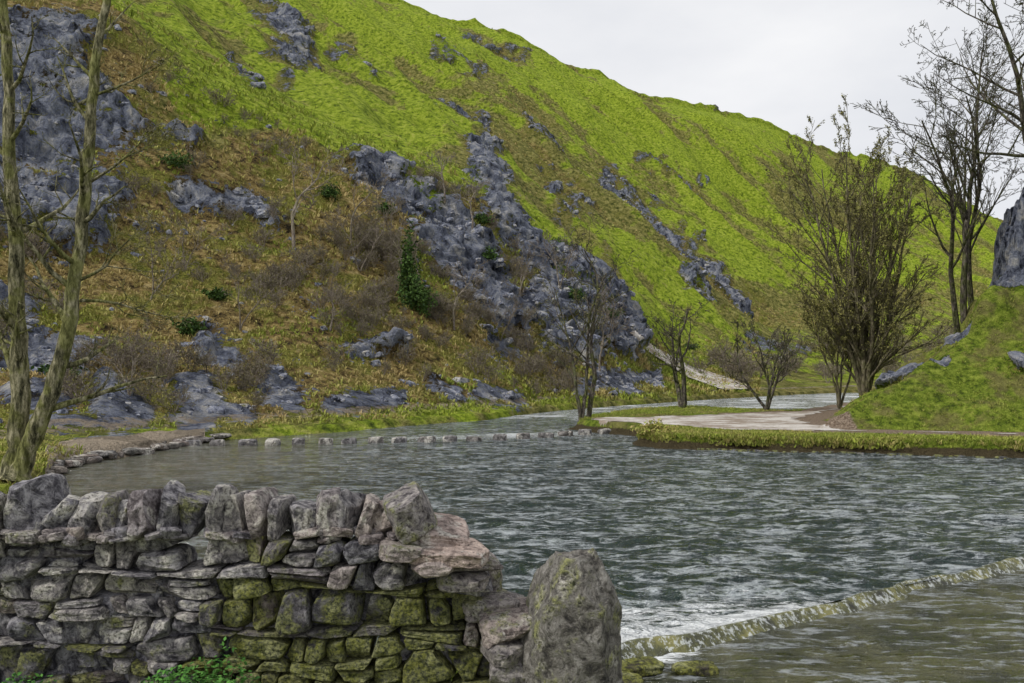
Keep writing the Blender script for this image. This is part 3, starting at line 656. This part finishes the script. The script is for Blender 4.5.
def ivy(name,loc,rx,rz,n,sz=.13,mat=LIVY):
    g=RG.normal(size=(n,3));g/=np.linalg.norm(g,axis=1)[:,None];lob=fbm(g[:,0]*2+loc[0],g[:,1]*2,g[:,2]*2.4,3,7)
    c=g*(RG.uniform(.4,1,n)*(1+lob*1.3))[:,None]*np.array([rx,rx,rz])+np.array([0,0,rz*.9])
    u_=RG.normal(size=(n,3));u_/=np.linalg.norm(u_,axis=1)[:,None];v_=np.cross(u_,RG.normal(size=(n,3)));v_/=np.linalg.norm(v_,axis=1)[:,None];z_=(sz*RG.uniform(.5,1.2,n))[:,None]
    V_=np.stack([c-u_*z_,c+v_*z_*.7,c+u_*z_,c-v_*z_*.7],1).reshape(-1,3)
    o=mkmesh(name,V_,np.arange(n*4).reshape(-1,4),mat,np.repeat(RG.random((n,3)),4,0));o.location=loc;return o
ivy('ivy_clad_tree',hillpt(408,308),.8,3.2,2600)
ivy('ivy_clad_tree',hillpt(418,312),1.2,1.4,1800)
for px,py,a,b in [(178,168,1.5,.8),(188,335,.9,.6),(215,300,.8,.4),(330,200,1.1,.9),(490,262,1,.7),(385,215,.9,.6),(560,250,1,.7),(575,300,1.2,.7),(60,380,.7,.4),(480,225,1.1,.6),(610,320,1.2,.7),(690,352,1.5,.8)]:
    ivy('ivy_bush',hillpt(px,py),a,b,800)
ivy('bramble_clump',(6.0,32.6,.35),.7,.3,2500,.06,GT)
def leaves_patch(name,x0,x1,y0_,y1,z0,n,h):
    c=np.stack([RG.uniform(x0,x1,n),RG.uniform(y0_,y1,n),z0+RG.uniform(0,1,n)**1.2*h],1)
    c[:,2]=z0+(c[:,2]-z0)*np.clip(1-((c[:,0]-(x0+x1)/2)/((x1-x0)/2))**2,.15,1)*(.8+.5*fbm(c[:,0]*6,c[:,1]*6,0*c[:,0],2,5))
    u_=RG.normal(size=(n,3))*np.array([1,1,.35]);u_/=np.linalg.norm(u_,axis=1)[:,None];v_=np.cross(u_,[0,0,1.]+RG.normal(size=(n,3))*.4);v_/=np.linalg.norm(v_,axis=1)[:,None];z_=(.018*RG.uniform(.5,1.2,n))[:,None]
    V_=np.stack([c-u_*z_,c+v_*z_*.55,c+u_*z_,c-v_*z_*.55],1).reshape(-1,3)
    mkmesh(name,V_,np.arange(n*4).reshape(-1,4),LN,np.repeat(RG.random((n,3)),4,0))
leaves_patch('nettle_patch',-2.25,-1.4,4.42,4.68,1.05,3200,.36)
leaves_patch('nettle_patch',-3.1,-2.55,4.45,4.68,1.05,900,.2)
n=1500;pt=np.stack([RG.uniform(-16,-11,n),RG.uniform(16.5,27,n),np.zeros(n)],1)
for i in range(n):
    pt[i]=hillz(512+F*pt[i,0]/pt[i,1],pt[i,1])
tufts('riverside_grass',pt,RG.uniform(.1,.3,n),8,RG.uniform(0,.8,n),wid=.07)

# ---------------------------------------------------------------- light & sky
Wd=bpy.data.worlds.new('World');S.world=Wd;Wd.use_nodes=True;nt=Wd.node_tree;nt.nodes.clear()
o=nt.nodes.new('ShaderNodeOutputWorld');bg=nt.nodes.new('ShaderNodeBackground');sk=nt.nodes.new('ShaderNodeTexSky');sk.sky_type='NISHITA';sk.sun_disc=False
sv=Vector((-.62,-.30,.72)).normalized()
sk.sun_elevation=math.asin(sv.z);sk.sun_rotation=math.atan2(sv.x,sv.y)
tc=nt.nodes.new('ShaderNodeTexCoord');mp=nt.nodes.new('ShaderNodeMapping');mp.inputs['Scale'].default_value=(1,1,2.6);nz=nt.nodes.new('ShaderNodeTexNoise');nz.inputs['Scale'].default_value=2.2;nz.inputs['Detail'].default_value=6
rp=nt.nodes.new('ShaderNodeValToRGB');rp.color_ramp.elements[0].position=.3;rp.color_ramp.elements[0].color=(7.4,7.6,8.1,1);rp.color_ramp.elements[1].position=.65;rp.color_ramp.elements[1].color=(9.8,9.8,9.9,1)
mx=nt.nodes.new('ShaderNodeMix');mx.data_type='RGBA';mx.inputs[0].default_value=.94
L=nt.links.new
L(tc.outputs['Generated'],mp.inputs[0]);L(mp.outputs[0],nz.inputs['Vector']);L(nz.outputs['Fac'],rp.inputs[0]);L(sk.outputs[0],mx.inputs[6]);L(rp.outputs[0],mx.inputs[7]);L(mx.outputs[2],bg.inputs[0]);bg.inputs[1].default_value=.1;L(bg.outputs[0],o.inputs[0])
sl=bpy.data.lights.new('sun','SUN');sl.energy=2.3;sl.angle=math.radians(7);sl.color=(1,.96,.9);so=bpy.data.objects.new('sun',sl);S.collection.objects.link(so);so.rotation_euler=sv.to_track_quat('Z','Y').to_euler()
cam=bpy.data.cameras.new('camera');cam.lens=28;cam.sensor_width=36;cam.shift_y=30.5/1024;cam.clip_end=6000
co=bpy.data.objects.new('camera',cam);S.collection.objects.link(co);co.location=(0,0,H);co.rotation_euler=(math.radians(90),0,0);S.camera=co
